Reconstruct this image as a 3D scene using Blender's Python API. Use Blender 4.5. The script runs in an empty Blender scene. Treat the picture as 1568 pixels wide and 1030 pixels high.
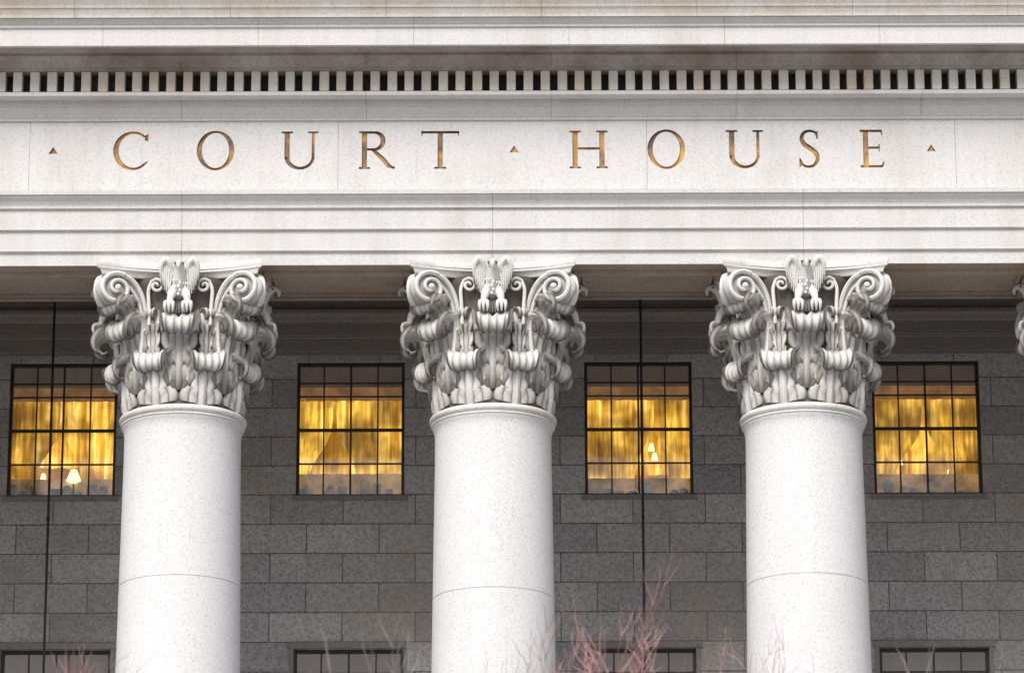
import bpy, bmesh, math, random
from mathutils import Vector, Matrix
random.seed(7)
R = math.radians
scene = bpy.context.scene
COL = scene.collection

# ------------------------------------------------------------------ helpers
def new_empty(name, loc=(0, 0, 0)):
    e = bpy.data.objects.new(name, None)
    e.location = loc
    e.empty_display_size = 0.5
    COL.objects.link(e)
    return e

def obj_from_bm(bm, name, mats, parent=None, smooth=False, loc=(0, 0, 0)):
    bmesh.ops.recalc_face_normals(bm, faces=bm.faces)
    me = bpy.data.meshes.new(name)
    bm.to_mesh(me)
    bm.free()
    if not isinstance(mats, (list, tuple)):
        mats = [mats]
    for m in mats:
        me.materials.append(m)
    if smooth:
        for p in me.polygons:
            p.use_smooth = True
    o = bpy.data.objects.new(name, me)
    o.location = loc
    COL.objects.link(o)
    if parent:
        o.parent = parent
    return o

def box(bm, x0, x1, y0, y1, z0, z1, mi=0):
    vs = [bm.verts.new(p) for p in ((x0, y0, z0), (x1, y0, z0), (x1, y1, z0), (x0, y1, z0),
                                    (x0, y0, z1), (x1, y0, z1), (x1, y1, z1), (x0, y1, z1))]
    for f in ((0, 3, 2, 1), (4, 5, 6, 7), (0, 1, 5, 4), (1, 2, 6, 5), (2, 3, 7, 6), (3, 0, 4, 7)):
        fc = bm.faces.new([vs[i] for i in f])
        fc.material_index = mi

def ext_profile(bm, prof, x0, x1):
    a = [bm.verts.new((x0, y, z)) for y, z in prof]
    b = [bm.verts.new((x1, y, z)) for y, z in prof]
    n = len(prof)
    for i in range(n):
        j = (i + 1) % n
        bm.faces.new((a[i], a[j], b[j], b[i]))
    bm.faces.new(a)
    bm.faces.new(b[::-1])

def revolve(bm, prof, seg=96, mi=0):
    rings = []
    for r, z in prof:
        rings.append([bm.verts.new((r * math.cos(2 * math.pi * k / seg), r * math.sin(2 * math.pi * k / seg), z)) for k in range(seg)])
    for a, b in zip(rings, rings[1:]):
        for k in range(seg):
            l = (k + 1) % seg
            f = bm.faces.new((a[k], a[l], b[l], b[k]))
            f.material_index = mi

def tube(bm, pts, rads, sides=8, ref=None, sq=1.0, cap=True):
    pts = [Vector(p) for p in pts]
    rings = []
    pu = None
    for i, p in enumerate(pts):
        t = (pts[min(i + 1, len(pts) - 1)] - pts[max(i - 1, 0)])
        if t.length < 1e-9:
            t = Vector((0, 0, 1))
        t.normalize()
        if ref is not None:
            u = Vector(ref)
        elif pu is not None:
            u = pu
        else:
            u = Vector((0, 0, 1)) if abs(t.z) < 0.8 else Vector((1, 0, 0))
        u = u - t * u.dot(t)
        if u.length < 1e-6:
            u = t.orthogonal()
        u.normalize()
        pu = u
        w = t.cross(u)
        r = rads[i]
        rings.append([bm.verts.new(p + u * (r * sq * math.cos(2 * math.pi * k / sides)) + w * (r * math.sin(2 * math.pi * k / sides))) for k in range(sides)])
    fs = []
    for a, b in zip(rings, rings[1:]):
        for k in range(sides):
            l = (k + 1) % sides
            fs.append(bm.faces.new((a[k], a[l], b[l], b[k])))
    if cap and sides > 2:
        fs.append(bm.faces.new(rings[0][::-1]))
        fs.append(bm.faces.new(rings[-1]))
    return fs

def ellipsoid(bm, loc, rad, rot=None, seg=16, rings=10):
    M = Matrix.Translation(loc) @ (rot.to_4x4() if rot else Matrix.Identity(4)) @ Matrix.Diagonal((rad[0], rad[1], rad[2], 1))
    return bmesh.ops.create_uvsphere(bm, u_segments=seg, v_segments=rings, radius=1.0, matrix=M)['verts']

def catmull(P, n):
    P = [P[0]] + list(P) + [P[-1]]
    out = []
    m = len(P) - 3
    for i in range(n):
        s = i / (n - 1) * m
        k = min(int(s), m - 1)
        t = s - k
        p0, p1, p2, p3 = P[k], P[k + 1], P[k + 2], P[k + 3]
        out.append(tuple(0.5 * ((2 * b) + (-a + c) * t + (2 * a - 5 * b + 4 * c - d) * t * t + (-a + 3 * b - 3 * c + d) * t ** 3)
                         for a, b, c, d in zip(p0, p1, p2, p3)))
    return out

# ------------------------------------------------------------------ materials
def nodes(name):
    m = bpy.data.materials.new(name)
    m.use_nodes = True
    try:
        m.cycles.emission_sampling = 'NONE'
    except Exception:
        pass
    nt = m.node_tree
    return m, nt, nt.nodes, nt.links, nt.nodes['Principled BSDF']

def ramp(N, L, src, stops):
    r = N.new('ShaderNodeValToRGB')
    el = r.color_ramp.elements
    el[0].position, el[0].color = stops[0][0], (*stops[0][1], 1)
    el[1].position, el[1].color = stops[-1][0], (*stops[-1][1], 1)
    for p, c in stops[1:-1]:
        e = el.new(p)
        e.color = (*c, 1)
    L.new(src, r.inputs[0])
    return r.outputs[0]

def noise(N, L, vec, scale, detail=3, rough=0.6, mp=None):
    if mp:
        mm = N.new('ShaderNodeMapping')
        mm.inputs['Scale'].default_value = mp
        L.new(vec, mm.inputs[0])
        vec = mm.outputs[0]
    n = N.new('ShaderNodeTexNoise')
    n.inputs['Scale'].default_value = scale
    n.inputs['Detail'].default_value = detail
    n.inputs['Roughness'].default_value = rough
    L.new(vec, n.inputs['Vector'])
    return n.outputs[0]

def mix(N, L, fac, a, b, mode='MIX'):
    m = N.new('ShaderNodeMix')
    m.data_type = 'RGBA'
    m.blend_type = mode
    for s, v in ((m.inputs[0], fac), (m.inputs[6], a), (m.inputs[7], b)):
        if isinstance(v, (int, float)):
            s.default_value = v
        elif isinstance(v, tuple):
            s.default_value = (*v, 1)
        else:
            L.new(v, s)
    return m.outputs[2]

def stone(name, base, stain=(0.30, 0.24, 0.17), stain_amt=0.35, speck=0.28, fine=26, bumpd=0.006, stain_lo=0.5, hollow_shade=None):
    m, nt, N, L, P = nodes(name)
    tc = N.new('ShaderNodeTexCoord').outputs['Object']
    lo = tuple(c * (1 - speck) for c in base)
    hi = tuple(min(c * (1 + speck * 0.4), 1) for c in base)
    n1 = noise(N, L, tc, fine, 2, 0.7)
    c = ramp(N, L, n1, [(0.32, lo), (0.45, base), (0.68, hi)])
    n2 = noise(N, L, tc, 1.0, 4, 0.65, (0.9, 0.9, 0.35))
    f = ramp(N, L, n2, [(stain_lo, (0, 0, 0)), (stain_lo + 0.25, (stain_amt,) * 3)])
    c = mix(N, L, f, c, stain)
    n3 = noise(N, L, tc, 2.2, 3, 0.6, (3.0, 3.0, 0.18))
    f3 = ramp(N, L, n3, [(0.5, (0, 0, 0)), (0.8, (stain_amt * 0.8,) * 3)])
    c = mix(N, L, f3, c, tuple(x * 0.6 for x in base))
    if hollow_shade:
        at = N.new('ShaderNodeAttribute'); at.attribute_name = 'hollow_shade'
        c = mix(N, L, at.outputs['Fac'], c, hollow_shade)  # shade of hollows and creases is mixed into the stone colour
    L.new(c, P.inputs['Base Color'])
    P.inputs['Roughness'].default_value = 0.85
    P.inputs['Specular IOR Level'].default_value = 0.25
    b = N.new('ShaderNodeBump')
    b.inputs['Distance'].default_value = bumpd
    b.inputs['Strength'].default_value = 0.7
    L.new(n1, b.inputs['Height'])
    L.new(b.outputs[0], P.inputs['Normal'])
    return m

M_ENT = stone('pale_granite', (0.585, 0.57, 0.56), speck=0.18, fine=34, stain_amt=0.28, bumpd=0.004)
M_CORN = stone('weathered_cornice_granite', (0.54, 0.515, 0.48), stain=(0.42, 0.31, 0.17), stain_amt=0.55, speck=0.20, stain_lo=0.45)
M_BED = stone('shaded_ovolo', (0.37, 0.335, 0.31), stain=(0.16, 0.12, 0.09), stain_amt=0.7, stain_lo=0.42)  # darker base colour carries the shade below the corona
M_GAPSHADE = stone('dentil_gap_shade', (0.03, 0.027, 0.025), stain_amt=0.2)  # near-black colour paints the shade in the gaps between dentils
M_CORE = stone('joint_mortar', (0.36, 0.34, 0.32), stain_amt=0.3)
M_SHAFT = stone('column_granite', (0.635, 0.625, 0.632), speck=0.24, fine=36, stain_amt=0.10, bumpd=0.003)
M_CAP = stone('carved_granite', (0.66, 0.64, 0.615), stain=(0.30, 0.24, 0.18), stain_amt=0.35, speck=0.14, stain_lo=0.52, bumpd=0.003, hollow_shade=(0.085, 0.068, 0.055))
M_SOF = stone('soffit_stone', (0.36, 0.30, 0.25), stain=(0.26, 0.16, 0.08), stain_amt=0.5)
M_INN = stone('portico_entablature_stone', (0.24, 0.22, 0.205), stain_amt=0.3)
M_STEP = stone('step_granite', (0.45, 0.44, 0.43))

def ashlar():
    m, nt, N, L, P = nodes('ashlar_wall')
    tc = N.new('ShaderNodeTexCoord').outputs['Object']
    sp = N.new('ShaderNodeSeparateXYZ'); L.new(tc, sp.inputs[0])
    ax = N.new('ShaderNodeMath'); ax.operation = 'ADD'; ax.inputs[1].default_value = 3.65 + 1.18 * 40; L.new(sp.outputs[0], ax.inputs[0])
    az = N.new('ShaderNodeMath'); az.operation = 'ADD'; az.inputs[1].default_value = -16.70 + 0.49 * 60; L.new(sp.outputs[2], az.inputs[0])
    cb = N.new('ShaderNodeCombineXYZ'); L.new(ax.outputs[0], cb.inputs[0]); L.new(az.outputs[0], cb.inputs[1])
    br = N.new('ShaderNodeTexBrick')
    br.offset = 0.5
    br.inputs['Color1'].default_value = (0.29, 0.29, 0.30, 1)
    br.inputs['Color2'].default_value = (0.44, 0.43, 0.425, 1)
    br.inputs['Mortar'].default_value = (0.13, 0.125, 0.12, 1)
    br.inputs['Scale'].default_value = 1
    br.inputs['Mortar Size'].default_value = 0.009
    br.inputs['Mortar Smooth'].default_value = 0.3
    br.inputs['Bias'].default_value = 0
    br.inputs['Brick Width'].default_value = 1.18
    br.inputs['Row Height'].default_value = 0.49
    L.new(cb.outputs[0], br.inputs['Vector'])
    n1 = noise(N, L, tc, 24, 2, 0.75)
    sp1 = ramp(N, L, n1, [(0.32, (0.62, 0.62, 0.62)), (0.5, (1, 1, 1)), (0.7, (1.28, 1.28, 1.29))])
    c = mix(N, L, 1.0, br.outputs[0], sp1, 'MULTIPLY')
    n2 = noise(N, L, tc, 0.45, 4, 0.6)
    f = ramp(N, L, n2, [(0.46, (0, 0, 0)), (0.70, (0.6, 0.6, 0.6))])
    c = mix(N, L, f, c, (0.30, 0.25, 0.19))
    L.new(c, P.inputs['Base Color'])
    P.inputs['Roughness'].default_value = 0.85
    ad = N.new('ShaderNodeMath'); ad.operation = 'MULTIPLY_ADD'; ad.inputs[1].default_value = -2.5
    L.new(br.outputs['Fac'], ad.inputs[0]); L.new(n1, ad.inputs[2])
    b = N.new('ShaderNodeBump'); b.inputs['Distance'].default_value = 0.008; L.new(ad.outputs[0], b.inputs['Height'])
    L.new(b.outputs[0], P.inputs['Normal'])
    return m
M_WALL = ashlar()

def gold():
    m, nt, N, L, P = nodes('gilt_inscription')
    tc = N.new('ShaderNodeTexCoord').outputs['Object']
    n = noise(N, L, tc, 1.7, 4, 0.7, (1.3, 1.0, 1.6))
    c = ramp(N, L, n, [(0.39, (0.13, 0.085, 0.06)), (0.50, (0.28, 0.165, 0.085)), (0.66, (0.60, 0.345, 0.075))])
    L.new(c, P.inputs['Base Color'])
    P.inputs['Roughness'].default_value = 0.75
    return m
M_GOLD = gold()

def plain(name, col, rough=0.6, metal=0.0, emis=None, es=1.0, var=0.15, sc=9):
    m, nt, N, L, P = nodes(name)
    tc = N.new('ShaderNodeTexCoord').outputs['Object']
    n = noise(N, L, tc, sc, 3)
    c = ramp(N, L, n, [(0.3, tuple(x * (1 - var) for x in col)), (0.7, tuple(min(1, x * (1 + var)) for x in col))])
    L.new(c, P.inputs['Base Color'])
    P.inputs['Roughness'].default_value = rough
    P.inputs['Metallic'].default_value = metal
    if emis:
        ce = ramp(N, L, n, [(0.3, tuple(x * (1 - var) for x in emis)), (0.7, tuple(min(1, x * (1 + var)) for x in emis))])
        L.new(ce, P.inputs['Emission Color'])
        P.inputs['Emission Strength'].default_value = es  # room wall, cloth and clutter glow in place of room light
    return m
M_FRAME = plain('dark_bronze_frame', (0.022, 0.020, 0.020), 0.5)
M_IRON = plain('black_iron', (0.015, 0.015, 0.015), 0.5)
M_LAMP = plain('lit_lampshade', (0.9, 0.7, 0.4), emis=(1.0, 0.76, 0.34), es=2.2, var=0.05)
M_DESK = plain('office_clutter', (0.10, 0.10, 0.10), 0.7, emis=(0.12, 0.115, 0.11), es=0.5, var=0.8, sc=3.3)
M_ROOM = plain('room_wall', (0.3, 0.2, 0.1), emis=(0.46, 0.20, 0.03), es=0.6, var=0.6, sc=1.5)
M_ROOMD = plain('dark_room', (0.05, 0.045, 0.04))

def curtain(name, lit):
    m, nt, N, L, P = nodes(name)
    tc = N.new('ShaderNodeTexCoord').outputs['Object']
    n = noise(N, L, tc, 1.0, 4, 0.65, (13, 1, 0.7))
    n2 = noise(N, L, tc, 1.5, 2, 0.5, (1.2, 1, 1.3))
    if lit:
        a = ramp(N, L, n, [(0.30, (0.17, 0.068, 0.006)), (0.46, (0.46, 0.235, 0.022)), (0.58, (0.76, 0.46, 0.065)), (0.72, (1.0, 0.80, 0.30))])
        b = ramp(N, L, n2, [(0.36, (0.42, 0.36, 0.36)), (0.50, (1.0, 0.95, 0.9)), (0.64, (2.0, 1.95, 1.9))])
        c = mix(N, L, 1.0, a, b, 'MULTIPLY')
        P.inputs['Base Color'].default_value = (0.30, 0.22, 0.12, 1)
        L.new(c, P.inputs['Emission Color'])
        P.inputs['Emission Strength'].default_value = 1.0  # glowing streaks stand in for lamplight on the cloth
    else:
        a = ramp(N, L, n, [(0.38, (0.05, 0.05, 0.05)), (0.6, (0.42, 0.42, 0.39))])
        L.new(a, P.inputs['Base Color'])
        L.new(a, P.inputs['Emission Color'])
        P.inputs['Emission Strength'].default_value = 0.3
    P.inputs['Roughness'].default_value = 0.9
    return m
M_CURT = curtain('lamplit_curtain', True)
M_BLIND = curtain('pale_blind', False)
M_SHADE = plain('roller_shade', (0.10, 0.085, 0.08), 0.8, emis=(0.075, 0.055, 0.045), es=0.7, sc=2)
M_VAL = plain('curtain_valance', (0.16, 0.10, 0.06), 0.8, emis=(0.24, 0.12, 0.05), es=0.8, sc=3, var=0.4)
M_SHEER = plain('sheer_lower_curtain', (0.24, 0.20, 0.16), 0.9, emis=(0.24, 0.135, 0.05), es=0.8, sc=2.2, var=0.8)

def glass():
    m, nt, N, L, P = nodes('window_glass')
    out = N['Material Output']
    t = N.new('ShaderNodeBsdfTransparent'); t.inputs[0].default_value = (0.93, 0.93, 0.93, 1)
    g = N.new('ShaderNodeBsdfGlossy'); g.inputs['Roughness'].default_value = 0.05
    mx = N.new('ShaderNodeMixShader'); mx.inputs[0].default_value = 0.07
    L.new(t.outputs[0], mx.inputs[1]); L.new(g.outputs[0], mx.inputs[2]); L.new(mx.outputs[0], out.inputs[0])
    return m
M_GLASS = glass()

def paving():
    m, nt, N, L, P = nodes('plaza_paving')
    tc = N.new('ShaderNodeTexCoord').outputs['Object']
    br = N.new('ShaderNodeTexBrick')
    br.inputs['Color1'].default_value = (0.26, 0.255, 0.245, 1)
    br.inputs['Color2'].default_value = (0.33, 0.32, 0.31, 1)
    br.inputs['Mortar'].default_value = (0.12, 0.12, 0.12, 1)
    br.inputs['Scale'].default_value = 1
    br.inputs['Brick Width'].default_value = 1.2
    br.inputs['Row Height'].default_value = 0.6
    L.new(tc, br.inputs['Vector'])
    c = mix(N, L, 1.0, br.outputs[0], ramp(N, L, noise(N, L, tc, 3, 4), [(0.3, (0.8,) * 3), (0.7, (1.1,) * 3)]), 'MULTIPLY')
    L.new(c, P.inputs['Base Color'])
    P.inputs['Roughness'].default_value = 0.9
    return m
M_PAVE = paving()
M_BARK = plain('grey_bark', (0.30, 0.27, 0.26), 0.9)
M_TWIG = plain('reddish_twigs', (0.42, 0.24, 0.225), 0.8, var=0.35, sc=3)

# ------------------------------------------------------------------ building
BAY = 4.72
XE = 21.2
FY = -0.9
court = new_empty('courthouse_building')

def segs(off, step, gap=0.0045):
    k = math.floor((-XE - off) / step)
    xs = [-XE]
    while True:
        x = off + k * step
        if x >= XE - 0.3:
            break
        if x > -XE + 0.3:
            xs.append(x)
        k += 1
    xs.append(XE)
    return [(a + gap / 2, b - gap / 2) for a, b in zip(xs, xs[1:])]

def P(lst):
    return [(FY - p, z) for p, z in lst]

# architrave
bm = bmesh.new()
front = P([(0.0, 18.87), (0.0, 19.065), (0.02, 19.08), (0.045, 19.085), (0.045, 19.11), (0.04, 19.115), (0.04, 19.40), (0.055, 19.41), (0.085, 19.415), (0.085, 19.445),
           (0.08, 19.45), (0.08, 19.735), (0.095, 19.74), (0.12, 19.745), (0.12, 19.78), (0.125, 19.80), (0.15, 19.845), (0.19, 19.885), (0.205, 19.90), (0.205, 19.925), (0.235, 19.93), (0.24, 19.995), (0.10, 20.02), (0.0, 20.03)])
prof = front + [(0.9, 20.03), (0.9, 19.5), (0.86, 19.48), (0.86, 18.87)]
for a, b in segs(0, BAY):
    ext_profile(bm, prof, a, b)
obj_from_bm(bm, 'architrave', M_ENT, court)

# soffit panels
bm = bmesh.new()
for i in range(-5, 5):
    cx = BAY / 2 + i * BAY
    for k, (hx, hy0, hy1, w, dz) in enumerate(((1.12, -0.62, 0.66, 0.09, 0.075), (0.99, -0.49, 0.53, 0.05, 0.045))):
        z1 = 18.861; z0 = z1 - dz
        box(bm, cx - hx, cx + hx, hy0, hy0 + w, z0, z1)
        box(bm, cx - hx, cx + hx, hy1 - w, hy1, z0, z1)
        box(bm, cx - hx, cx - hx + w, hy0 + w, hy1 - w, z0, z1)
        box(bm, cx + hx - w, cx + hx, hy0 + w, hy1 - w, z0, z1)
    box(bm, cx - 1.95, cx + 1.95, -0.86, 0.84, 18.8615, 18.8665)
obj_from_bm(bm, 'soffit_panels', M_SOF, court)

# ---------------- frieze with incised inscription
bm = bmesh.new()
for a, b in segs(BAY / 2, BAY):
    box(bm, a, b, FY, 0.9, 20.032, 21.18)
frieze = obj_from_bm(bm, 'frieze', M_ENT, None)

cut = bmesh.new()
cnt = [0]
def prism(poly, cx, zb):
    cnt[0] += 1
    d = 0.028 + 0.0006 * (cnt[0] % 23)
    y0 = FY - 0.02 - 0.0005 * (cnt[0] % 19)
    y1 = FY + d
    a = [cut.verts.new((cx + x, y0, zb + z)) for x, z in poly]
    b = [cut.verts.new((cx + x, y1, zb + z)) for x, z in poly]
    n = len(poly)
    for i in range(n):
        j = (i + 1) % n
        cut.faces.new((a[i], a[j], b[j], b[i]))
    cut.faces.new(a[::-1]); cut.faces.new(b)
def rect(x0, x1, z0, z1, cx, zb):
    prism([(x0, z0), (x1, z0), (x1, z1), (x0, z1)], cx, zb)
def serif(x, z, w, h, cx, zb, up):
    if up:
        prism([(x - w, z - h), (x + w, z - h), (x + w, z), (x - w, z)], cx, zb)
    else:
        prism([(x - w, z), (x + w, z), (x + w, z + h), (x - w, z + h)], cx, zb)
def stroke(pts, ws, cx, zb):
    n = len(pts)
    Lf, Rt = [], []
    for i, p in enumerate(pts):
        a = pts[max(i - 1, 0)]; b = pts[min(i + 1, n - 1)]
        tx, tz = b[0] - a[0], b[1] - a[1]
        l = math.hypot(tx, tz) or 1
        nx, nz = -tz / l, tx / l
        w = ws[i] / 2
        Lf.append((p[0] + nx * w, p[1] + nz * w)); Rt.append((p[0] - nx * w, p[1] - nz * w))
    prism(Lf + Rt[::-1], cx, zb)
H = 0.61
def ring_letter(cx, zb):
    for s in (1, -1):
        o, i_ = [], []
        for k in range(25):
            t = math.pi * k / 24 - math.pi / 2
            o.append((s * 0.288 * math.cos(t), H / 2 + 0.320 * math.sin(t)))
            i_.append((s * (0.208 * math.cos(t)), H / 2 + 0.282 * math.sin(t)))
        prism(o + i_[::-1], cx, zb)
ST, TH, SE = 0.080, 0.046, 0.030
def L_C(cx, zb):
    pts, ws = [], []
    for k in range(33):
        t = R(48 + (312 - 48) * k / 32)
        pts.append((0.02 + 0.27 * math.cos(t) * (1 if math.cos(t) < 0 else 0.93), H / 2 + 0.293 * math.sin(t)))
        ws.append(0.038 + 0.044 * max(0, -math.cos(t)) ** 1.2)
    stroke(pts, ws, cx, zb)
    x, z = pts[0]
    prism([(x + 0.0, z - 0.05), (x + 0.055, z - 0.07), (x + 0.055, z + 0.055), (x + 0.0, z + 0.02)], cx, zb)
    x, z = pts[-1]
    prism([(x + 0.0, z - 0.02), (x + 0.05, z + 0.03), (x + 0.06, z + 0.055), (x + 0.0, z + 0.02)], cx, zb)
def L_U(cx, zb):
    xl, xr, zc = -0.195, 0.205, 0.20
    rect(xl - ST / 2, xl + ST / 2, zc, H - 0.01, cx, zb)
    rect(xr - TH / 2, xr + TH / 2, zc, H - 0.01, cx, zb)
    pts, ws = [], []
    mid = (xl + xr) / 2; rx = (xr - xl) / 2
    for k in range(25):
        t = math.pi + math.pi * k / 24
        pts.append((mid + rx * math.cos(t), zc + 0.185 * math.sin(t)))
        ws.append(ST + (TH - ST) * min(1, k / 12))
    stroke(pts, ws, cx, zb)
    serif(xl, H, 0.088, SE, cx, zb, True); serif(xr, H, 0.078, SE, cx, zb, True)
def L_R(cx, zb):
    xs = -0.19
    rect(xs - ST / 2, xs + ST / 2, 0.01, H - 0.004, cx, zb)
    serif(xs, 0, 0.085, SE, cx, zb, False)
    rect(xs - 0.085, xs + 0.1, H - SE, H, cx, zb)
    pts, ws = [(xs, H - 0.020), (xs + 0.15, H - 0.020)], [0.038, 0.038]
    for k in range(1, 20):
        t = math.pi / 2 - math.pi * k / 20
        pts.append((xs + 0.15 + 0.135 * math.cos(t), H - 0.157 + 0.137 * math.sin(t)))
        ws.append(0.038 + 0.038 * math.cos(t))
    pts += [(xs + 0.15, H - 0.294), (xs, H - 0.294)]; ws += [0.038, 0.038]
    stroke(pts, ws, cx, zb)
    stroke([(xs + 0.12, H - 0.29), (0.08, 0.17), (0.19, 0.04), (0.275, 0.012)], [0.05, 0.072, 0.064, 0.03], cx, zb)
def L_T(cx, zb):
    rect(-ST / 2, ST / 2, 0.01, H - 0.02, cx, zb)
    serif(0, 0, 0.09, SE, cx, zb, False)
    rect(-0.285, 0.285, H - 0.040, H, cx, zb)
    prism([(-0.292, H), (-0.268, H), (-0.262, H - 0.028), (-0.285, H - 0.095)], cx, zb)
    prism([(0.292, H), (0.268, H), (0.262, H - 0.028), (0.285, H - 0.095)][::-1], cx, zb)
def L_H(cx, zb):
    for x in (-0.205, 0.205):
        rect(x - ST / 2, x + ST / 2, 0.01, H - 0.01, cx, zb)
        serif(x, 0, 0.085, SE, cx, zb, False); serif(x, H, 0.085, SE, cx, zb, True)
    rect(-0.2, 0.2, 0.30, 0.340, cx, zb)
def L_E(cx, zb):
    x = -0.105
    rect(x - ST / 2, x + ST / 2, 0.004, H - 0.004, cx, zb)
    rect(x - 0.085, 0.15, 0, 0.038, cx, zb)
    rect(x - 0.085, 0.14, H - 0.038, H, cx, zb)
    rect(x, 0.10, 0.30, 0.338, cx, zb)
    prism([(0.12, 0.02), (0.152, 0.0), (0.178, 0.10), (0.155, 0.085)], cx, zb)
    prism([(0.12, H - 0.02), (0.14, H - 0.085), (0.158, H - 0.09), (0.145, H)], cx, zb)
    prism([(0.09, 0.26), (0.108, 0.25), (0.108, 0.38), (0.09, 0.37)], cx, zb)
def L_S(cx, zb):
    c = catmull([(0.125, 0.50), (0.10, 0.565), (0.02, 0.594), (-0.07, 0.57), (-0.115, 0.48), (-0.08, 0.385), (0.01, 0.315), (0.10, 0.235), (0.125, 0.14), (0.075, 0.045), (-0.02, 0.016), (-0.10, 0.045), (-0.14, 0.115)], 45)
    ws = [0.038 + 0.042 * math.exp(-((i - 22) / 9.5) ** 2) for i in range(45)]
    stroke(c, ws, cx, zb)
    prism([(0.108, 0.47), (0.135, 0.46), (0.135, 0.60), (0.112, 0.57)], cx, zb)
    prism([(-0.155, 0.0), (-0.128, 0.03), (-0.128, 0.145), (-0.155, 0.155)], cx, zb)
ZB = 20.405
for fn, x in ((L_C, -5.51), (ring_letter, -4.235), (L_U, -2.947), (L_R, -1.768), (L_T, -0.799), (L_H, 1.469), (ring_letter, 2.658), (L_U, 3.856), (L_S, 4.845), (L_E, 5.814)):
    fn(x, ZB)
for x in (-6.72, 0.33, 6.71):
    prism([(-0.07, 0.0), (0.07, 0.0), (0.0, 0.11)], x, 20.665)
cutter = obj_from_bm(cut, 'cutter', M_GOLD)
mod = frieze.modifiers.new('b', 'BOOLEAN')
mod.operation = 'DIFFERENCE'; mod.solver = 'EXACT'; mod.object = cutter; mod.use_self = True
mod.material_mode = 'TRANSFER'
dg = bpy.context.evaluated_depsgraph_get()
me = bpy.data.meshes.new_from_object(frieze.evaluated_get(dg))
frieze.modifiers.clear()
frieze.data = me
bpy.data.objects.remove(cutter)
frieze.parent = court
frieze.name = 'frieze_with_inscription'

# ---------------- bed moulds, dentils, cornice
bm = bmesh.new()
prof = P([(0.0, 21.182), (0.03, 21.185), (0.03, 21.225), (0.045, 21.235), (0.06, 21.27), (0.10, 21.33), (0.125, 21.36), (0.125, 21.385), (0.15, 21.39), (0.15, 21.47), (0.36, 21.475), (0.36, 21.535), (0.16, 21.538)]) + [(0.9, 21.538), (0.9, 21.182)]
for a, b in segs(0.9, BAY * 0.6):
    ext_profile(bm, prof, a, b)
obj_from_bm(bm, 'bed_mould', M_ENT, court)
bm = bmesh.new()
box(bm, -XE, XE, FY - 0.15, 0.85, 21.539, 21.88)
obj_from_bm(bm, 'dentil_recess', M_GAPSHADE, court)
bm = bmesh.new()
x = -XE + 0.1
while x < XE - 0.2:
    box(bm, x, x + 0.142 + random.uniform(-0.005, 0.005), FY - 0.365 - random.uniform(0, 0.008), FY - 0.14, 21.5395, 21.862)
    x += 0.2600
d = obj_from_bm(bm, 'dentils', M_CORN, court)
bv = d.modifiers.new('bev', 'BEVEL'); bv.width = 0.008; bv.segments = 1
bm = bmesh.new()
prof = P([(0.14, 21.864), (0.39, 21.864), (0.39, 21.905), (0.41, 21.91), (0.43, 21.93), (0.47, 21.985), (0.53, 22.025), (0.56, 22.04), (0.56, 22.085), (0.80, 22.088)]) + [(-0.9 - 0.80, 22.2), (0.9, 22.2), (0.9, 21.864)]
for a, b in segs(0.9, BAY * 0.6):
    ext_profile(bm, prof, a, b)
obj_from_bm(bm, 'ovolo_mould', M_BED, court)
bm = bmesh.new()
prof = P([(0.55, 22.092), (0.87, 22.092), (0.87, 22.075), (0.92, 22.075), (0.92, 22.345), (0.935, 22.355), (0.95, 22.36), (0.95, 22.395), (0.97, 22.41), (1.0, 22.445), (1.02, 22.455), (1.02, 22.478)]) + [(0.9, 22.478), (0.9, 22.203), (FY - 0.55, 22.203)]
for a, b in segs(1.17, BAY / 2):
    ext_profile(bm, prof, a, b)
obj_from_bm(bm, 'corona', M_ENT, court)
bm = bmesh.new()
prof = P([(0.9, 22.480), (1.05, 22.480), (1.05, 22.50), (1.055, 22.53), (1.075, 22.585), (1.085, 22.60), (1.085, 22.615), (1.10, 22.618), (1.11, 22.66), (1.16, 22.76), (1.24, 22.84), (1.27, 22.87), (1.27, 22.98), (0.9, 23.05)]) + [(0.9, 23.05), (0.9, 22.480)]
for a, b in segs(0.75, BAY / 2):
    ext_profile(bm, prof, a, b)
obj_from_bm(bm, 'sima', M_CORN, court)
bm = bmesh.new()
box(bm, -XE + 0.05, XE - 0.05, FY + 0.06, 0.8, 18.95, 22.9)
box(bm, -XE + 0.05, XE - 0.05, FY - 0.85, FY + 0.059, 22.21, 22.9)
obj_from_bm(bm, 'entablature_core', M_CORE, court)
# attic, roof, ceiling
bm = bmesh.new()
box(bm, -XE - 2, XE + 2, 0.91, 24, 21.0, 23.0)
box(bm, -XE + 2, XE - 2, 1.5, 22, 23.001, 27.5)
obj_from_bm(bm, 'attic_and_roof', M_ENT, court)
bm = bmesh.new()
box(bm, -XE - 2, XE + 2, 0.905, 5.2, 20.7, 20.99)
for i in range(-5, 6):
    box(bm, i * BAY - 0.7, i * BAY + 0.7, 0.906, 4.4, 20.2, 20.698)
obj_from_bm(bm, 'portico_ceiling', M_SOF, court)

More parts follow.
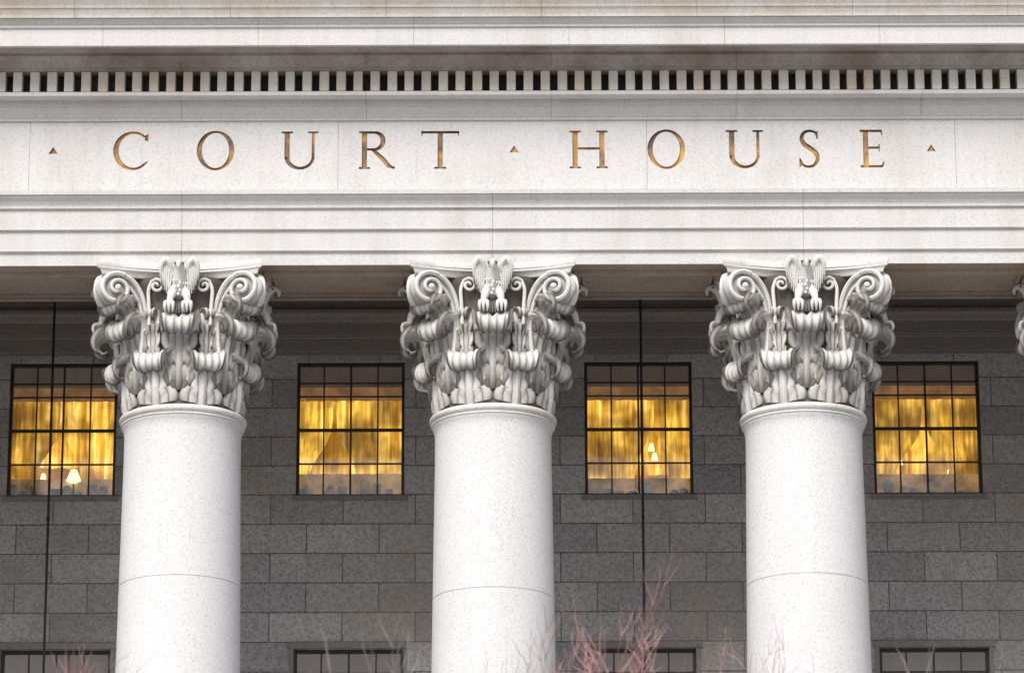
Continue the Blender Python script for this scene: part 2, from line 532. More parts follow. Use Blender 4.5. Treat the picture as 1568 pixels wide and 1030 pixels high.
# ---------------- inner wall with windows
WY = 4.6
HW = 0.885
rowsW = [(16.68, 18.96), (11.6, 14.14), (6.6, 9.4)]
bm = bmesh.new()
ztop, zbot = 20.7, 3.3
edges = []
for i in range(-5, 5):
    cx = BAY / 2 + i * BAY
    edges.append((cx - HW, cx + HW))
xp = -XE - 2
for (a, b) in edges:
    box(bm, xp, a, WY, WY + 0.45, zbot, ztop); xp = b
    zz = zbot
    for (w0, w1) in sorted(rowsW):
        box(bm, a, b, WY, WY + 0.45, zz, w0); zz = w1
    box(bm, a, b, WY, WY + 0.45, zz, ztop)
box(bm, xp, XE + 2, WY, WY + 0.45, zbot, ztop)
obj_from_bm(bm, 'ashlar_portico_wall', M_WALL, court)
# inner entablature on wall
bm = bmesh.new()
def PW(l): return [(WY - p, z) for p, z in l]
prof = PW([(-0.02, 19.06), (0.03, 19.06), (0.03, 19.11), (0.05, 19.115), (0.05, 19.34), (0.08, 19.35), (0.08, 19.38), (0.10, 19.385), (0.10, 19.60), (0.13, 19.62), (0.16, 19.68), (0.21, 19.73), (0.21, 19.79), (0.12, 19.82), (0.12, 20.15), (0.2, 20.3), (0.32, 20.42), (0.32, 20.69), (-0.02, 20.69)])
for a, b in segs(0, BAY):
    ext_profile(bm, prof, a, b)
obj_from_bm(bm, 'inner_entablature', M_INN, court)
# surrounds
bm = bmesh.new()
for (a, b) in edges:
    z1 = 14.14
    box(bm, a - 0.07, a - 0.002, WY - 0.03, WY + 0.1, 11.6, z1)
    box(bm, b + 0.002, b + 0.07, WY - 0.03, WY + 0.1, 11.6, z1)
    box(bm, a - 0.10, b + 0.10, WY - 0.045, WY + 0.1, z1 + 0.001, z1 + 0.10)
    box(bm, a - 0.06, b + 0.06, WY - 0.05, WY + 0.1, 16.60, 16.679)
obj_from_bm(bm, 'window_surrounds', M_INN, court)

fr = bmesh.new(); gl = bmesh.new(); cu = bmesh.new(); bl = bmesh.new(); rm = bmesh.new(); sh = bmesh.new(); dk = bmesh.new(); lp = bmesh.new(); va = bmesh.new(); se = bmesh.new()
def drape(tgt, x0, x1, z0, z1, y, wi, folds, amp, inner=None, nx=44, nz=14):
    grid = []
    for iz in range(nz + 1):
        v_ = iz / nz
        z = z0 + (z1 - z0) * v_
        row = []
        xa, xb = x0, x1
        if inner:
            xa, xb = inner(v_)
        for ix in range(nx + 1):
            u_ = ix / nx
            yy = y + amp * math.sin(u_ * folds + wi + 1.5 * math.sin(3 * v_)) + amp * .4 * math.sin(u_ * folds * 2.3 + wi * 2)
            row.append(tgt.verts.new((xa + (xb - xa) * u_, yy, z)))
        grid.append(row)
    for iz in range(nz):
        for ix in range(nx):
            tgt.faces.new((grid[iz][ix], grid[iz][ix + 1], grid[iz + 1][ix + 1], grid[iz + 1][ix]))
for wi, (a, b) in enumerate(edges):
    cx = (a + b) / 2
    rnd = random.Random(wi * 13 + 5)
    for ri, (z0, z1) in enumerate(rowsW):
        yf = WY + 0.10
        e = 0.05
        box(fr, a + .001, a + e, yf - .02, yf + 0.07, z0 + .001, z1 - .001)
        box(fr, b - e, b - .001, yf - .02, yf + 0.07, z0 + .001, z1 - .001)
        box(fr, a + e, b - e, yf - .02, yf + 0.07, z1 - e, z1 - .001)
        box(fr, a + e, b - e, yf - .02, yf + 0.07, z0 + .001, z0 + e)
        w = b - a
        hh = z1 - z0
        for k in (1, 2, 3):
            xm = a + w * k / 4
            t = 0.012 if k != 2 else 0.016
            box(fr, xm - t, xm + t, yf, yf + 0.045, z0 + e, z1 - e)
        for zf, t in ((0.25, 0.012), (0.50, 0.026), (0.75, 0.012), (0.85, 0.012)):
            zm = z0 + hh * zf
            box(fr, a + e, b - e, yf + 0.004, yf + 0.041, zm - t, zm + t)
        v = [gl.verts.new(p) for p in ((a + e, yf + .022, z0 + e), (b - e, yf + .022, z0 + e), (b - e, yf + .022, z1 - e), (a + e, yf + .022, z1 - e))]
        gl.faces.new(v)
        yb = WY + 2.6
        if ri == 0:
            off = rnd.uniform(-0.3, 0.3)
            tie = rnd.uniform(0.3, 0.75)
            ztp = z0 + hh * 0.77
            def left(v_, off=off, tie=tie, a=a, cx=cx):
                g = 0.30 * math.exp(-((v_ - 0.25) / 0.28) ** 2) * tie * 2.2
                return (a - 0.03, cx + off - 0.03 - g)
            def right(v_, off=off, tie=tie, b=b, cx=cx):
                g = 0.30 * math.exp(-((v_ - 0.30) / 0.25) ** 2) * tie * 1.8
                return (cx + off + 0.02 + g, b + 0.03)
            drape(cu, 0, 0, z0 + 0.02, ztp, WY + 0.42, wi, 30, 0.032, left)
            drape(cu, 0, 0, z0 + 0.02, ztp, WY + 0.47, wi + 3, 30, 0.032, right)
            drape(cu, a - .2, b + .2, z0 + hh * rnd.uniform(0.20, 0.36), z1, WY + 1.1, wi + 1, 44, 0.04)
            drape(se, a - .03, b + .03, z0 + 0.02, z0 + hh * rnd.uniform(.15, .25), WY + 0.34, wi, 50, 0.012, None, 50, 3)
            drape(va, a - .03, b + .03, z0 + hh * 0.75, z0 + hh * 0.865, WY + 0.37, wi, 46, 0.018, None, 50, 3)
            box(sh, a - .03, b + .03, WY + 0.30, WY + 0.315, z0 + hh * 0.845, z1 + 0.02)
            for q in range(3):
                lxq = cx + rnd.uniform(-0.65, 0.65); lzq = z0 + rnd.uniform(0.45, 1.3)
                # small candelabra lamps: pleated shade on a stick
                tube(lp, [(lxq, WY + 0.60, lzq - .05), (lxq, WY + 0.60, lzq + .07)], [0.055, 0.03], 12)
        else:
            drape(bl, a - .03, cx - rnd.uniform(0.0, 0.3), z0 + .02, z0 + hh * .86, WY + .4, wi, 30, 0.03)
            drape(bl, cx + rnd.uniform(0.0, 0.3), b + .03, z0 + .02, z0 + hh * .86, WY + .4, wi + 2, 30, 0.03)
            box(sh, a - .03, b + .03, WY + 0.335, WY + 0.35, z0 + hh * 0.86, z1 + 0.02)
        mi = 0 if ri == 0 else 1
        q = [(a - .6, yb, z0 - .4), (b + .6, yb, z0 - .4), (b + .6, yb, z1 + .5), (a - .6, yb, z1 + .5)]
        f = rm.faces.new([rm.verts.new(p) for p in q]); f.material_index = mi
        for p in (a - .6, b + .6):
            f = rm.faces.new([rm.verts.new(c) for c in ((p, WY + .46, z0 - .4), (p, yb, z0 - .4), (p, yb, z1 + .5), (p, WY + .46, z1 + .5))]); f.material_index = mi
        f = rm.faces.new([rm.verts.new(c) for c in ((a - .6, WY + .46, z1 + .5), (b + .6, WY + .46, z1 + .5), (b + .6, yb, z1 + .5), (a - .6, yb, z1 + .5))]); f.material_index = mi
        if ri == 0:
            x = a + 0.05
            while x < b - 0.22:
                ww = rnd.uniform(0.06, 0.28); hgt = rnd.uniform(0.04, 0.20)
                if rnd.random() < 0.8:
                    if rnd.random() < 0.4:
                        box(dk, x, x + ww, WY + .20, WY + .27, z0 + .02, z0 + .05 + hgt)
                    else:
                        for q in range(3):
                            ellipsoid(dk, (x + ww * rnd.random(), WY + .23, z0 + .05 + hgt * rnd.random()), (ww / 3, .05, hgt / 2 + .02), None, 10, 8)
                x += ww + rnd.uniform(0.02, 0.12)
# table lamp in the left window
lx = -6.90
tube(lp, [(lx, WY + .27, 17.02), (lx, WY + .27, 17.20)], [0.12, 0.05], 20)
ellipsoid(lp, (lx, WY + .27, 17.03), (0.09, 0.06, 0.06))
tube(dk, [(lx, WY + .27, 16.70), (lx, WY + .27, 16.98)], [0.02, 0.012], 8)
tube(dk, [(lx, WY + .27, 16.69), (lx, WY + .27, 16.72)], [0.07, 0.06], 14)
obj_from_bm(fr, 'window_frames', M_FRAME, court)
obj_from_bm(gl, 'window_glass', M_GLASS, court)
obj_from_bm(cu, 'lamplit_curtains', M_CURT, court, smooth=True)
obj_from_bm(bl, 'pale_curtains', M_BLIND, court, smooth=True)
obj_from_bm(sh, 'roller_shades', M_SHADE, court)
obj_from_bm(va, 'valances', M_VAL, court, smooth=True)
obj_from_bm(se, 'half_curtains', M_SHEER, court, smooth=True)
obj_from_bm(rm, 'rooms', [M_ROOM, M_ROOMD], court)
obj_from_bm(dk, 'sill_clutter', M_DESK, court)
obj_from_bm(lp, 'table_lamps', M_LAMP, court, smooth=True)
# side walls, podium
bm = bmesh.new()
box(bm, -XE - 2, -XE - 0.6, 5.06, 24, -1.7, 20.99)
box(bm, XE + 0.6, XE + 2, 5.06, 24, -1.7, 20.99)
obj_from_bm(bm, 'side_walls', M_WALL, court)
bm = bmesh.new()
box(bm, -XE - 2, XE + 2, -1.9, 24, -1.7, 3.3)
for k in range(30):
    z = 3.3 - 0.166 * (k + 1)
    box(bm, -XE - 1, XE + 1, -1.9 - 0.36 * (k + 1), -1.9 - 0.36 * k, -1.7, z)
obj_from_bm(bm, 'stylobate_and_steps', M_STEP, court)

# ------------------------------------------------------------------ Corinthian capital (mesh shared)
def leaf(bm, ang, z0, z1, r0, rt, W, drop=0.20, NU=40, NV=84, tw=0.62, body=0.82, base_g=0.75, F=5.0, fl=3.5, lean=0.10, foot=.72):
    lay = bm.verts.layers.float['hollow_shade']
    Hh = z1 - z0
    k = drop / 0.20
    NS = 200
    sp = catmull([(r0, z0), (r0 + 0.03, z0 + .25 * Hh), (r0 + 0.04, z0 + .5 * Hh), (r0 + 0.06 + (rt - r0) * lean, z0 + .74 * Hh),
                  (r0 + (rt - r0) * .55, z1 - .055 * k), (rt - 0.045 * k, z1), (rt + 0.06 * k, z1 - 0.03 * k), (rt + 0.115 * k, z1 - .11 * k), (rt + 0.09 * k, z1 - .20 * k), (rt + 0.01 * k, z1 - .235 * k), (rt - .05 * k, z1 - .18 * k)], NS + 1)
    acc = [0]
    for a, b in zip(sp, sp[1:]):
        acc.append(acc[-1] + math.hypot(b[0] - a[0], b[1] - a[1]))
    tot = acc[-1]
    def at_(v):
        s = max(0, min(1, v)) * tot
        lo, hi = 0, NS
        while hi - lo > 1:
            md = (lo + hi) // 2
            if acc[md] <= s: lo = md
            else: hi = md
        t = (s - acc[lo]) / max(1e-9, acc[hi] - acc[lo])
        a, b = sp[lo], sp[hi]
        l = math.hypot(b[0] - a[0], b[1] - a[1]) or 1
        return a[0] + (b[0] - a[0]) * t, a[1] + (b[1] - a[1]) * t, (b[0] - a[0]) / l, (b[1] - a[1]) / l
    env = [(0, foot), (.25, body), (.42, body), (.56, tw), (.66, tw * 1.0), (.78, tw * 1.06), (.90, tw * .95), (1, tw * .78)]
    def E(v):
        for (a, ea), (b, eb) in zip(env, env[1:]):
            if v <= b:
                t = (v - a) / (b - a); t = t * t * (3 - 2 * t)
                return ea + (eb - ea) * t
        return env[-1][1]
    grid = []
    for iv in range(NV + 1):
        v0 = iv / NV
        hood = max(0, min(1, (v0 - .50) / .14)); hood = hood * hood * (3 - 2 * hood)
        under = math.exp(-((v0 - .44) / .09) ** 2)
        lobp = (F * v0 + (.3 if foot > .8 else 0)) % 1.0
        lob = min(1, math.sin(math.pi * lobp) ** .6 * 1.05)
        w = W * E(v0) * (1 - (0.22 * (1 - hood) + 0.07 * hood) * (1 - lob))
        row = []
        for iu in range(NU + 1):
            u = -1 + 2 * iu / NU
            au = abs(u)
            flute = abs(math.cos(fl * math.pi * u))
            v = v0 * (1 - 0.17 * au ** 2.5 * hood - 0.05 * hood * (1 - flute))
            r, z, tr, tz = at_(v)
            nr, nz = tz, -tr
            vein = abs(math.cos(math.pi * (F * v0 - 1.1 * au - .5)))
            mid = math.exp(-(u / .10) ** 2)
            off = 0.024 * mid
            off += (flute - 1) * (0.024 * (1 - hood) + .030 * hood) * min(1, W / .3)
            off += (vein - 1) * 0.028 * au * (1 - hood)
            off += (-0.07 * hood * W / .33 - 0.01 * (1 - hood)) * au * au
            off += 0.04 * max(0, au - .65) * lob * (1 - hood)
            x = w * u
            rr = r + nr * off + tr * 0.05 * au * (1 - hood)
            zz = z + nz * off + tz * 0.07 * au * (1 - hood)
            th = ang + x / max(r, .6)
            vv = bm.verts.new((rr * math.sin(th), -rr * math.cos(th), zz))
            g = base_g * max(0, 1 - v0 / .30) ** 1.2 + (0.75 - .35 * hood) * (1 - flute) ** 2 + 0.6 * au * (1 - vein) ** 2 * (1 - hood) + 0.9 * max(0, (v0 - .86) / .14) + .45 * under + .5 * max(0, au - .8) * 5 * (1 - lob) * (1 - hood)  # painted shade: leaf foot, grooves, curl and under the hood
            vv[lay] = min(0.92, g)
            row.append(vv)
        grid.append(row)
    for i in range(NV):
        for j in range(NU):
            bm.faces.new((grid[i][j], grid[i][j + 1], grid[i + 1][j + 1], grid[i + 1][j]))

lb = bmesh.new()
lb.verts.layers.float.new('hollow_shade')
for k in range(8):
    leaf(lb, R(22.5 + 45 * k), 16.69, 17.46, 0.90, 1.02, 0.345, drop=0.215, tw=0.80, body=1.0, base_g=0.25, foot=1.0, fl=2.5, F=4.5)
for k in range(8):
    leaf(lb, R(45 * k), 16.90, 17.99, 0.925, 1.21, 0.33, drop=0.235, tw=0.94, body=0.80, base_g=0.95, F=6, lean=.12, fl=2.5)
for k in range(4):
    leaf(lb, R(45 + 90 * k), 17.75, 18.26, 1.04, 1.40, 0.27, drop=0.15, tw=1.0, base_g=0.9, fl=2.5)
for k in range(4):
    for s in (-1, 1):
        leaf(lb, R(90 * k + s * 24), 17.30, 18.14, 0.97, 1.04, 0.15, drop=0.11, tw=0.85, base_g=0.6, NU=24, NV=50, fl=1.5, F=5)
leafobj = obj_from_bm(lb, 'leaves_tmp', M_CAP, None, smooth=True)
so = leafobj.modifiers.new('s', 'SOLIDIFY'); so.thickness = 0.025; so.offset = -1
dg = bpy.context.evaluated_depsgraph_get()
leaf_me = bpy.data.meshes.new_from_object(leafobj.evaluated_get(dg))
bpy.data.objects.remove(leafobj)

cb = bmesh.new()
cb.from_mesh(leaf_me)
lay = cb.verts.layers.float['hollow_shade']
n0 = len(cb.verts)
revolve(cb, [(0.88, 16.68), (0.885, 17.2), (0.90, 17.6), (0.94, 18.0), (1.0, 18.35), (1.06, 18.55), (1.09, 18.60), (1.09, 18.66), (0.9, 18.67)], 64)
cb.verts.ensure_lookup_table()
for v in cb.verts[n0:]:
    v[lay] = 0.92  # bell painted dark as the shade behind the leaves
revolve(cb, [(0.86, 16.53), (0.925, 16.53), (0.945, 16.545), (0.945, 16.565), (0.925, 16.575)] +
        [(0.915 + 0.055 * math.sin(t), 16.635 - 0.055 * math.cos(t)) for t in [math.pi * q / 10 for q in range(1, 10)]] + [(0.915, 16.69), (0.86, 16.70)], 96)
def abacus_outline(s):
    out = []
    for q in range(4):
        for i in range(25):
            x = -1.24 + 2.48 * i / 24
            y = -(1.25 - 0.30 * (1 - (x / 1.24) ** 2))
            c_, s_ = math.cos(q * math.pi / 2), math.sin(q * math.pi / 2)
            X, Y = x * c_ - y * s_, x * s_ + y * c_
            l = math.hypot(X, Y)
            out.append((X * (l - s) / l, Y * (l - s) / l))
    return out
rings = []
for z, s in ((18.645, 0.16), (18.65, 0.10), (18.69, 0.095), (18.725, 0.07), (18.745, 0.03), (18.745, 0.015), (18.775, 0.015), (18.785, 0.0), (18.855, 0.0), (18.868, 0.012)):
    rings.append([cb.verts.new((x, y, z)) for x, y in abacus_outline(s)])
for a, b in zip(rings, rings[1:]):
    n = len(a)
    for i in range(n):
        cb.faces.new((a[i], a[(i + 1) % n], b[(i + 1) % n], b[i]))
for rg in rings[:2]:
    for v in rg: v[lay] = 0.6
cb.faces.new(rings[0][::-1]); cb.faces.new(rings[-1])

def place(fn):
    for q in range(4):
        t = bmesh.new()
        t.verts.layers.float.new('hollow_shade')
        fn(t)
        bmesh.ops.rotate(t, verts=t.verts, cent=(0, 0, 0), matrix=Matrix.Rotation(q * math.pi / 2, 3, 'Z'))
        m_ = bpy.data.meshes.new('t'); t.to_mesh(m_); t.free()
        cb.from_mesh(m_); bpy.data.meshes.remove(m_)
def G(t, vs, g):
    ly = t.verts.layers.float['hollow_shade']
    for v in vs: v[ly] = g

def volutes(t):
    for s in (-1, 1):
        a = R(20)
        tx = Vector((s * math.cos(a), -math.sin(a), 0))
        nn = Vector((-s * math.sin(a), -math.cos(a), 0))
        C = Vector((s * 0.96, -1.13, 18.415))
        def pt(u, z, d=0): return C + tx * u + Vector((0, 0, z)) + nn * d
        pp = catmull([(-0.50, -0.80), (-0.51, -0.55), (-0.50, -0.36), (-0.46, -0.16), (-0.37, 0.04), (-0.25, 0.17), (-0.12, 0.22)], 26)
        pts = [pt(u, z, -0.16 + 0.18 * i / 25) for i, (u, z) in enumerate(pp)]
        inner = [p + Vector((0, 0, -0.11)) + tx * 0.05 for p in pts]
        tube(t, pts, [0.040] * 26, 8, ref=nn, sq=1.4)
        tube(t, inner, [0.036 - .012 * i / 25 for i in range(26)], 8, ref=nn, sq=1.3)
        chn = [(p + q) / 2 - nn * 0.05 for p, q in zip(pts, inner)]
        n0 = len(t.verts); tube(t, chn, [0.06] * 26, 8, ref=nn, sq=.8); t.verts.ensure_lookup_table(); G(t, t.verts[n0:], .6)
        sp_, rad = [], []
        for i in range(0, 60):
            th = R(118) - i / 59 * R(640)
            rr = 0.235 * (1 - i / 59) ** 0.9 + 0.025
            sp_.append(pt(rr * math.cos(th), rr * math.sin(th), 0.03 + 0.09 * i / 59))
            rad.append(0.040 * (1 - .40 * i / 59))
        tube(t, sp_, rad, 8, ref=nn, sq=1.5)
        ellipsoid(t, pt(0, 0, 0.13), (0.05, 0.05, 0.05))
        rot = Matrix((tx, nn, Vector((0, 0, 1)))).transposed()
        G(t, ellipsoid(t, pt(0, 0, -0.03), (0.235, 0.09, 0.235), rot, 28, 14), .58)
        pts, rad = [], []
        C2 = Vector((s * 0.36, -1.03, 18.50))
        for u, z in catmull([(0.10, -0.6), (0.11, -0.3), (0.12, -0.05), (0.07, 0.09)], 12):
            pts.append(C2 + Vector((s * u, 0.05, z))); rad.append(0.030)
        for i in range(1, 30):
            th = R(70) + i / 30 * R(480); rr = 0.10 * (1 - i / 30) + 0.015
            pts.append(C2 + Vector((s * rr * math.cos(th), -0.03 * i / 30, rr * math.sin(th)))); rad.append(0.024)
        tube(t, pts, rad, 8, ref=(0, -1, 0), sq=1.3)
place(volutes)
def corner(t):
    rot = Matrix.Rotation(R(-45), 3, 'Z')
    G(t, ellipsoid(t, (1.06, -1.06, 18.415), (0.27, 0.10, 0.215), rot, 20, 12), .35)
    for zz, q in ((18.60, .20), (18.50, .26), (18.38, .27), (18.27, .21)):
        c = Vector((.86 + q * .72, -(.86 + q * .72), zz))
        tube(t, [c + Vector((-.10, -.10, 0)), c + Vector((0.02, -0.02, 0)), c + Vector((.10, .10, 0))], [.045, .055, .045], 8)
place(corner)
def eagle(t):
    G(t, ellipsoid(t, (0, -1.13, 18.46), (0.115, 0.13, 0.22), Matrix.Rotation(R(-12), 3, 'X')), .6)
    for r_ in range(6):
        for c_ in range(-2, 3):
            ellipsoid(t, (c_ * 0.045 + (r_ % 2) * 0.02 - .01, -1.25 + 0.022 * abs(c_) + 0.008 * abs(r_ - 2), 18.32 + r_ * 0.056), (0.026, 0.024, 0.038), Matrix.Rotation(R(-15), 3, 'X'), 8, 6)
    tube(t, [(0, -1.16, 18.56), (0, -1.21, 18.66), (0, -1.26, 18.74)], [.10, .09, .08], 12)
    ellipsoid(t, (0, -1.28, 18.755), (0.078, 0.09, 0.075))
    tube(t, catmull([(0, -1.33, 18.77), (0, -1.40, 18.76), (0, -1.435, 18.71), (0, -1.425, 18.64)], 8), [0.044, 0.042, 0.040, 0.036, 0.031, 0.025, 0.016, 0.005], 8)
    for s in (-1, 1):
        G(t, ellipsoid(t, (s * 0.055, -1.335, 18.755), (0.020, 0.02, 0.018), None, 8, 6), .95)
        ellipsoid(t, (s * 0.046, -1.33, 18.79), (0.045, 0.04, 0.014), Matrix.Rotation(R(s * 22), 3, 'Y'), 8, 6)
        G(t, ellipsoid(t, (s * 0.18, -1.10, 18.58), (0.11, 0.04, 0.22)), .9)
        arm = catmull([(s * 0.10, -1.15, 18.56), (s * 0.125, -1.19, 18.69), (s * 0.155, -1.24, 18.80), (s * 0.215, -1.26, 18.850), (s * 0.27, -1.25, 18.77), (s * 0.285, -1.22, 18.64)], 16)
        tube(t, arm, [.035, .037, .04, .042, .044, .046, .048, .05, .05, .05, .048, .044, .040, .035, .028, .018], 8)
        for f in range(6):
            x0 = 0.125 + f * 0.030
            ztop = (18.64, 18.74, 18.80, 18.81, 18.78, 18.70)[f]
            zb = (18.30, 18.30, 18.34, 18.40, 18.47, 18.54)[f]
            tube(t, [(s * x0, -1.225 - .004 * f, ztop), (s * (x0 + 0.01), -1.225, (ztop + zb) / 2), (s * (x0 + 0.0), -1.17, zb)], [0.014, 0.017, 0.007], 6)
        tube(t, [(s * 0.06, -1.15, 18.42), (s * 0.11, -1.24, 18.31), (s * 0.13, -1.27, 18.22), (s * .135, -1.28, 18.15)], [0.06, 0.068, 0.05, .036], 10)
        for d in (-1, 0, 1):
            tube(t, catmull([(s * 0.135 + d * 0.02, -1.28, 18.16), (s * 0.135 + d * 0.05, -1.36, 18.15), (s * 0.135 + d * 0.062, -1.39, 18.08), (s * 0.135 + d * 0.055, -1.36, 17.99)], 8),
                 [0.030, 0.033, 0.030, 0.031, 0.027, 0.024, 0.016, 0.005], 8)
    n0 = len(t.verts)
    for d in (-2, -1, 0, 1, 2):
        tube(t, [(d * 0.02, -1.12, 18.30), (d * 0.036, -1.15, 18.16), (d * 0.045, -1.15, 18.04)], [0.025, 0.025, 0.012], 6)
    t.verts.ensure_lookup_table(); G(t, t.verts[n0:], .8)
place(eagle)
cap_me = bpy.data.meshes.new('capital')
bmesh.ops.recalc_face_normals(cb, faces=cb.faces)
cb.to_mesh(cap_me); cb.free()
cap_me.materials.clear(); cap_me.materials.append(M_CAP)
for p in cap_me.polygons:
    p.use_smooth = True
    p.material_index = 0
try:
    cap_me.set_sharp_from_angle(angle=R(38))
except Exception as ex:
    print('sharp', ex)

def shaft_mesh(zj, nm):
    b = bmesh.new()
    def rad(z):
        t = (16.3 - z) / 13.0
        return 0.882 + 0.048 * min(1, t / 0.27) if t < 0.27 else 0.93 + 0.09 * (t - 0.27) / 0.73
    prof = [(0.0, 4.05), (rad(4.1) + .03, 4.05), (rad(4.1), 4.3)]
    joints = [zj - 3.1 * k for k in range(0, 4)]
    zs = [4.6 + 0.3 * i for i in range(int((16.25 - 4.6) / 0.3) + 1)]
    ev = [(zz, 0) for zz in zs if all(abs(zz - j) > 0.03 for j in joints)]
    for j in joints:
        ev += [(j - .009, 0), (j - .004, 1), (j + .004, 1), (j + .009, 0)]
    for zz, g in sorted(ev):
        if zz > 4.35:
            prof.append((rad(zz) - 0.009 * g, zz))
    prof += [(0.885, 16.36), (0.893, 16.43), (0.91, 16.49), (0.93, 16.525), (0.93, 16.532), (0.0, 16.54)]
    revolve(b, prof, 96)
    revolve(b, [(0.9, 4.06), (1.08, 4.05), (1.13, 4.0), (1.13, 3.95), (1.08, 3.90), (1.04, 3.88), (1.04, 3.84), (1.1, 3.80), (1.25, 3.77), (1.30, 3.70), (1.30, 3.62), (1.25, 3.56), (1.0, 3.55)], 96)
    box(b, -1.32, 1.32, -1.32, 1.32, 3.301, 3.552)
    bmesh.ops.recalc_face_normals(b, faces=b.faces)
    me_ = bpy.data.meshes.new(nm); b.to_mesh(me_); b.free()
    me_.materials.append(M_SHAFT)
    for p in me_.polygons: p.use_smooth = True
    try:
        me_.set_sharp_from_angle(angle=R(40))
    except Exception: pass
    return me_
shA = shaft_mesh(14.06, 'shaft'); shB = shaft_mesh(13.86, 'shaft')
for i in range(-4, 5):
    e = new_empty('corinthian_column', (i * BAY, 0, 0))
    s = bpy.data.objects.new('shaft', shB if i % 2 == 0 else shA); COL.objects.link(s); s.parent = e
    s.rotation_euler[2] = (i % 4) * math.pi / 2
    c = bpy.data.objects.new('capital', cap_me); COL.objects.link(c); c.parent = e
    c.rotation_euler[2] = (i % 4) * math.pi / 2

# ------------------------------------------------------------------ hanging lanterns
for xl in (-16.52, -7.08, 2.36, 11.80):
    e = new_empty('hanging_lantern', (xl, 3.0, 0))
    b = bmesh.new()
    tube(b, [(0, 0, 8.6), (0, 0, 20.7)], [0.021, 0.021], 8)
    for zz in (12.1, 15.9):
        ellipsoid(b, (0, 0, zz), (0.03, 0.03, 0.04), None, 8, 6)
    obj_from_bm(b, 'suspension_rod', M_IRON, e)
    b = bmesh.new()
    tube(b, [(0, 0, 8.6), (0, 0, 8.4), (0, 0, 8.25)], [0.05, 0.2, 0.48], 8)
    tube(b, [(0, 0, 7.2), (0, 0, 7.1), (0, 0, 6.85)], [0.40, 0.3, 0.04], 8)
    for k in range(8):
        a = k * math.pi / 4
        tube(b, [(0.45 * math.cos(a), 0.45 * math.sin(a), 8.27), (0.38 * math.cos(a), 0.38 * math.sin(a), 7.18)], [0.02, 0.02], 6)
    obj_from_bm(b, 'lantern_cage', M_IRON, e)
    b = bmesh.new()
    tube(b, [(0, 0, 7.2), (0, 0, 8.26)], [0.35, 0.42], 8)
    obj_from_bm(b, 'lantern_glass', M_GLASS, e)

# ------------------------------------------------------------------ bare trees
def bare_tree(x, y, top, seed, red=2, lvls=7, thin=1.0):
    rnd = random.Random(seed)
    b = bmesh.new()
    def grow(p, d, L_, r, lvl):
        n = 4
        pts = [p.copy()]
        dd = d.copy()
        for i in range(n):
            dd = (dd + Vector((rnd.gauss(0, .12), rnd.gauss(0, .12), rnd.gauss(0.05, .07)))).normalized()
            pts.append(pts[-1] + dd * (L_ / n))
        rads = [r * (1 - .5 * i / n) for i in range(n + 1)]
        fs = tube(b, pts, rads, 6 if lvl < 3 else 3, cap=False)
        if lvl >= red:
            for f in fs: f.material_index = 1
        if lvl >= lvls: return
        k = (3, 4, 3, 3, 3, 3, 3)[lvl]
        for j in range(k):
            t = 1.0 if j == 0 else rnd.uniform(0.35, 0.95)
            idx = t * n; i0 = min(int(idx), n - 1)
            q = pts[i0].lerp(pts[i0 + 1], idx - i0)
            ang = R(rnd.uniform(18, 50)) * (0.5 if j == 0 else 1)
            ax = dd.orthogonal().normalized()
            ax.rotate(Matrix.Rotation(rnd.uniform(0, 2 * math.pi), 3, dd))
            nd = dd.copy(); nd.rotate(Matrix.Rotation(ang, 3, ax))
            nd.z = abs(nd.z) * 0.8 + 0.2; nd.normalize()
            grow(q, nd, L_ * rnd.uniform(0.60, 0.76), max(r * 0.52, 0.0036 * thin), lvl + 1)
    grow(Vector((0, 0, 0)), Vector((0, 0, 1)), 3.2, 0.13, 0)
    tip = max(b.verts, key=lambda v: v.co.z)
    k = (top + 1.7) / tip.co.z
    tx_, ty_ = tip.co.x, tip.co.y
    for v in b.verts:
        v.co = Vector((v.co.x, v.co.y, v.co.z * k))
    return obj_from_bm(b, 'bare_tree', [M_BARK, M_TWIG], None, loc=(x - tx_, y - ty_, -1.7))
bare_tree(1.90, -20, 9.75, 3, thin=1.15)
bare_tree(1.60, -18.4, 9.55, 8)
bare_tree(-0.75, -22, 8.75, 11, red=9, lvls=6, thin=1.3)
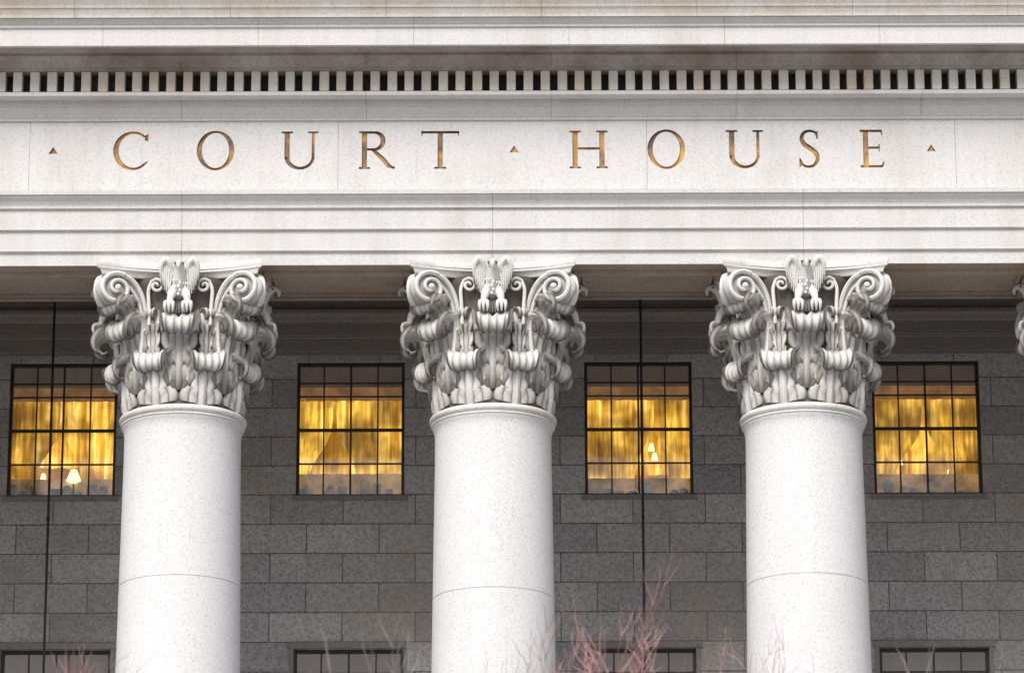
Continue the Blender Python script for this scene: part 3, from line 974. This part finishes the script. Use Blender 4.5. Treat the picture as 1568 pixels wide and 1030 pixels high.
bare_tree(-4.0, -20, 8.90, 21)
bare_tree(4.4, -21, 8.70, 33, red=9, lvls=6, thin=1.3)

# ------------------------------------------------------------------ ground
b = bmesh.new()
q = [b.verts.new(p) for p in ((-1500, -1500, -1.705), (1500, -1500, -1.705), (1500, 1500, -1.705), (-1500, 1500, -1.705))]
b.faces.new(q)
obj_from_bm(b, 'ground', M_PAVE)

# ------------------------------------------------------------------ light
w = bpy.data.worlds.new('World'); scene.world = w; w.use_nodes = True
N = w.node_tree.nodes; L = w.node_tree.links
bg = N['Background']
sky = N.new('ShaderNodeTexSky'); sky.sky_type = 'NISHITA'; sky.sun_disc = False
EL = 47
sky.sun_elevation = R(EL)
sky.sun_rotation = R(180 + 18)
sky.dust_density = 3.0
hs = N.new('ShaderNodeHueSaturation'); hs.inputs['Saturation'].default_value = 0.55
L.new(sky.outputs[0], hs.inputs['Color']); L.new(hs.outputs[0], bg.inputs[0])
bg.inputs[1].default_value = 0.15
sd = bpy.data.lights.new('sun', 'SUN'); sd.energy = 3.35; sd.angle = R(26); sd.color = (1.0, 0.975, 0.945)
so_ = bpy.data.objects.new('sun', sd); COL.objects.link(so_)
dirv = Vector((math.sin(R(-18)) * math.cos(R(EL)), -math.cos(R(-18)) * math.cos(R(EL)), math.sin(R(EL))))
so_.rotation_euler = dirv.to_track_quat('Z', 'Y').to_euler()
so_.location = (0, -60, 60)

# ------------------------------------------------------------------ camera
cd = bpy.data.cameras.new('camera'); cam = bpy.data.objects.new('camera', cd); COL.objects.link(cam)
cd.sensor_width = 36; cd.lens = 143.8; cd.clip_end = 3000; cd.clip_start = 0.5
M = Matrix.Rotation(R(90 + 16.7), 4, 'X') @ Matrix.Rotation(R(-0.17), 4, 'Z')
cam.matrix_world = Matrix.Translation((0.29, -60, 0)) @ M
cd.dof.use_dof = True; cd.dof.focus_distance = 62.0; cd.dof.aperture_fstop = 1.8
scene.camera = cam
scene.view_settings.view_transform = 'Standard'
scene.view_settings.look = 'None'
scene.view_settings.exposure = 0
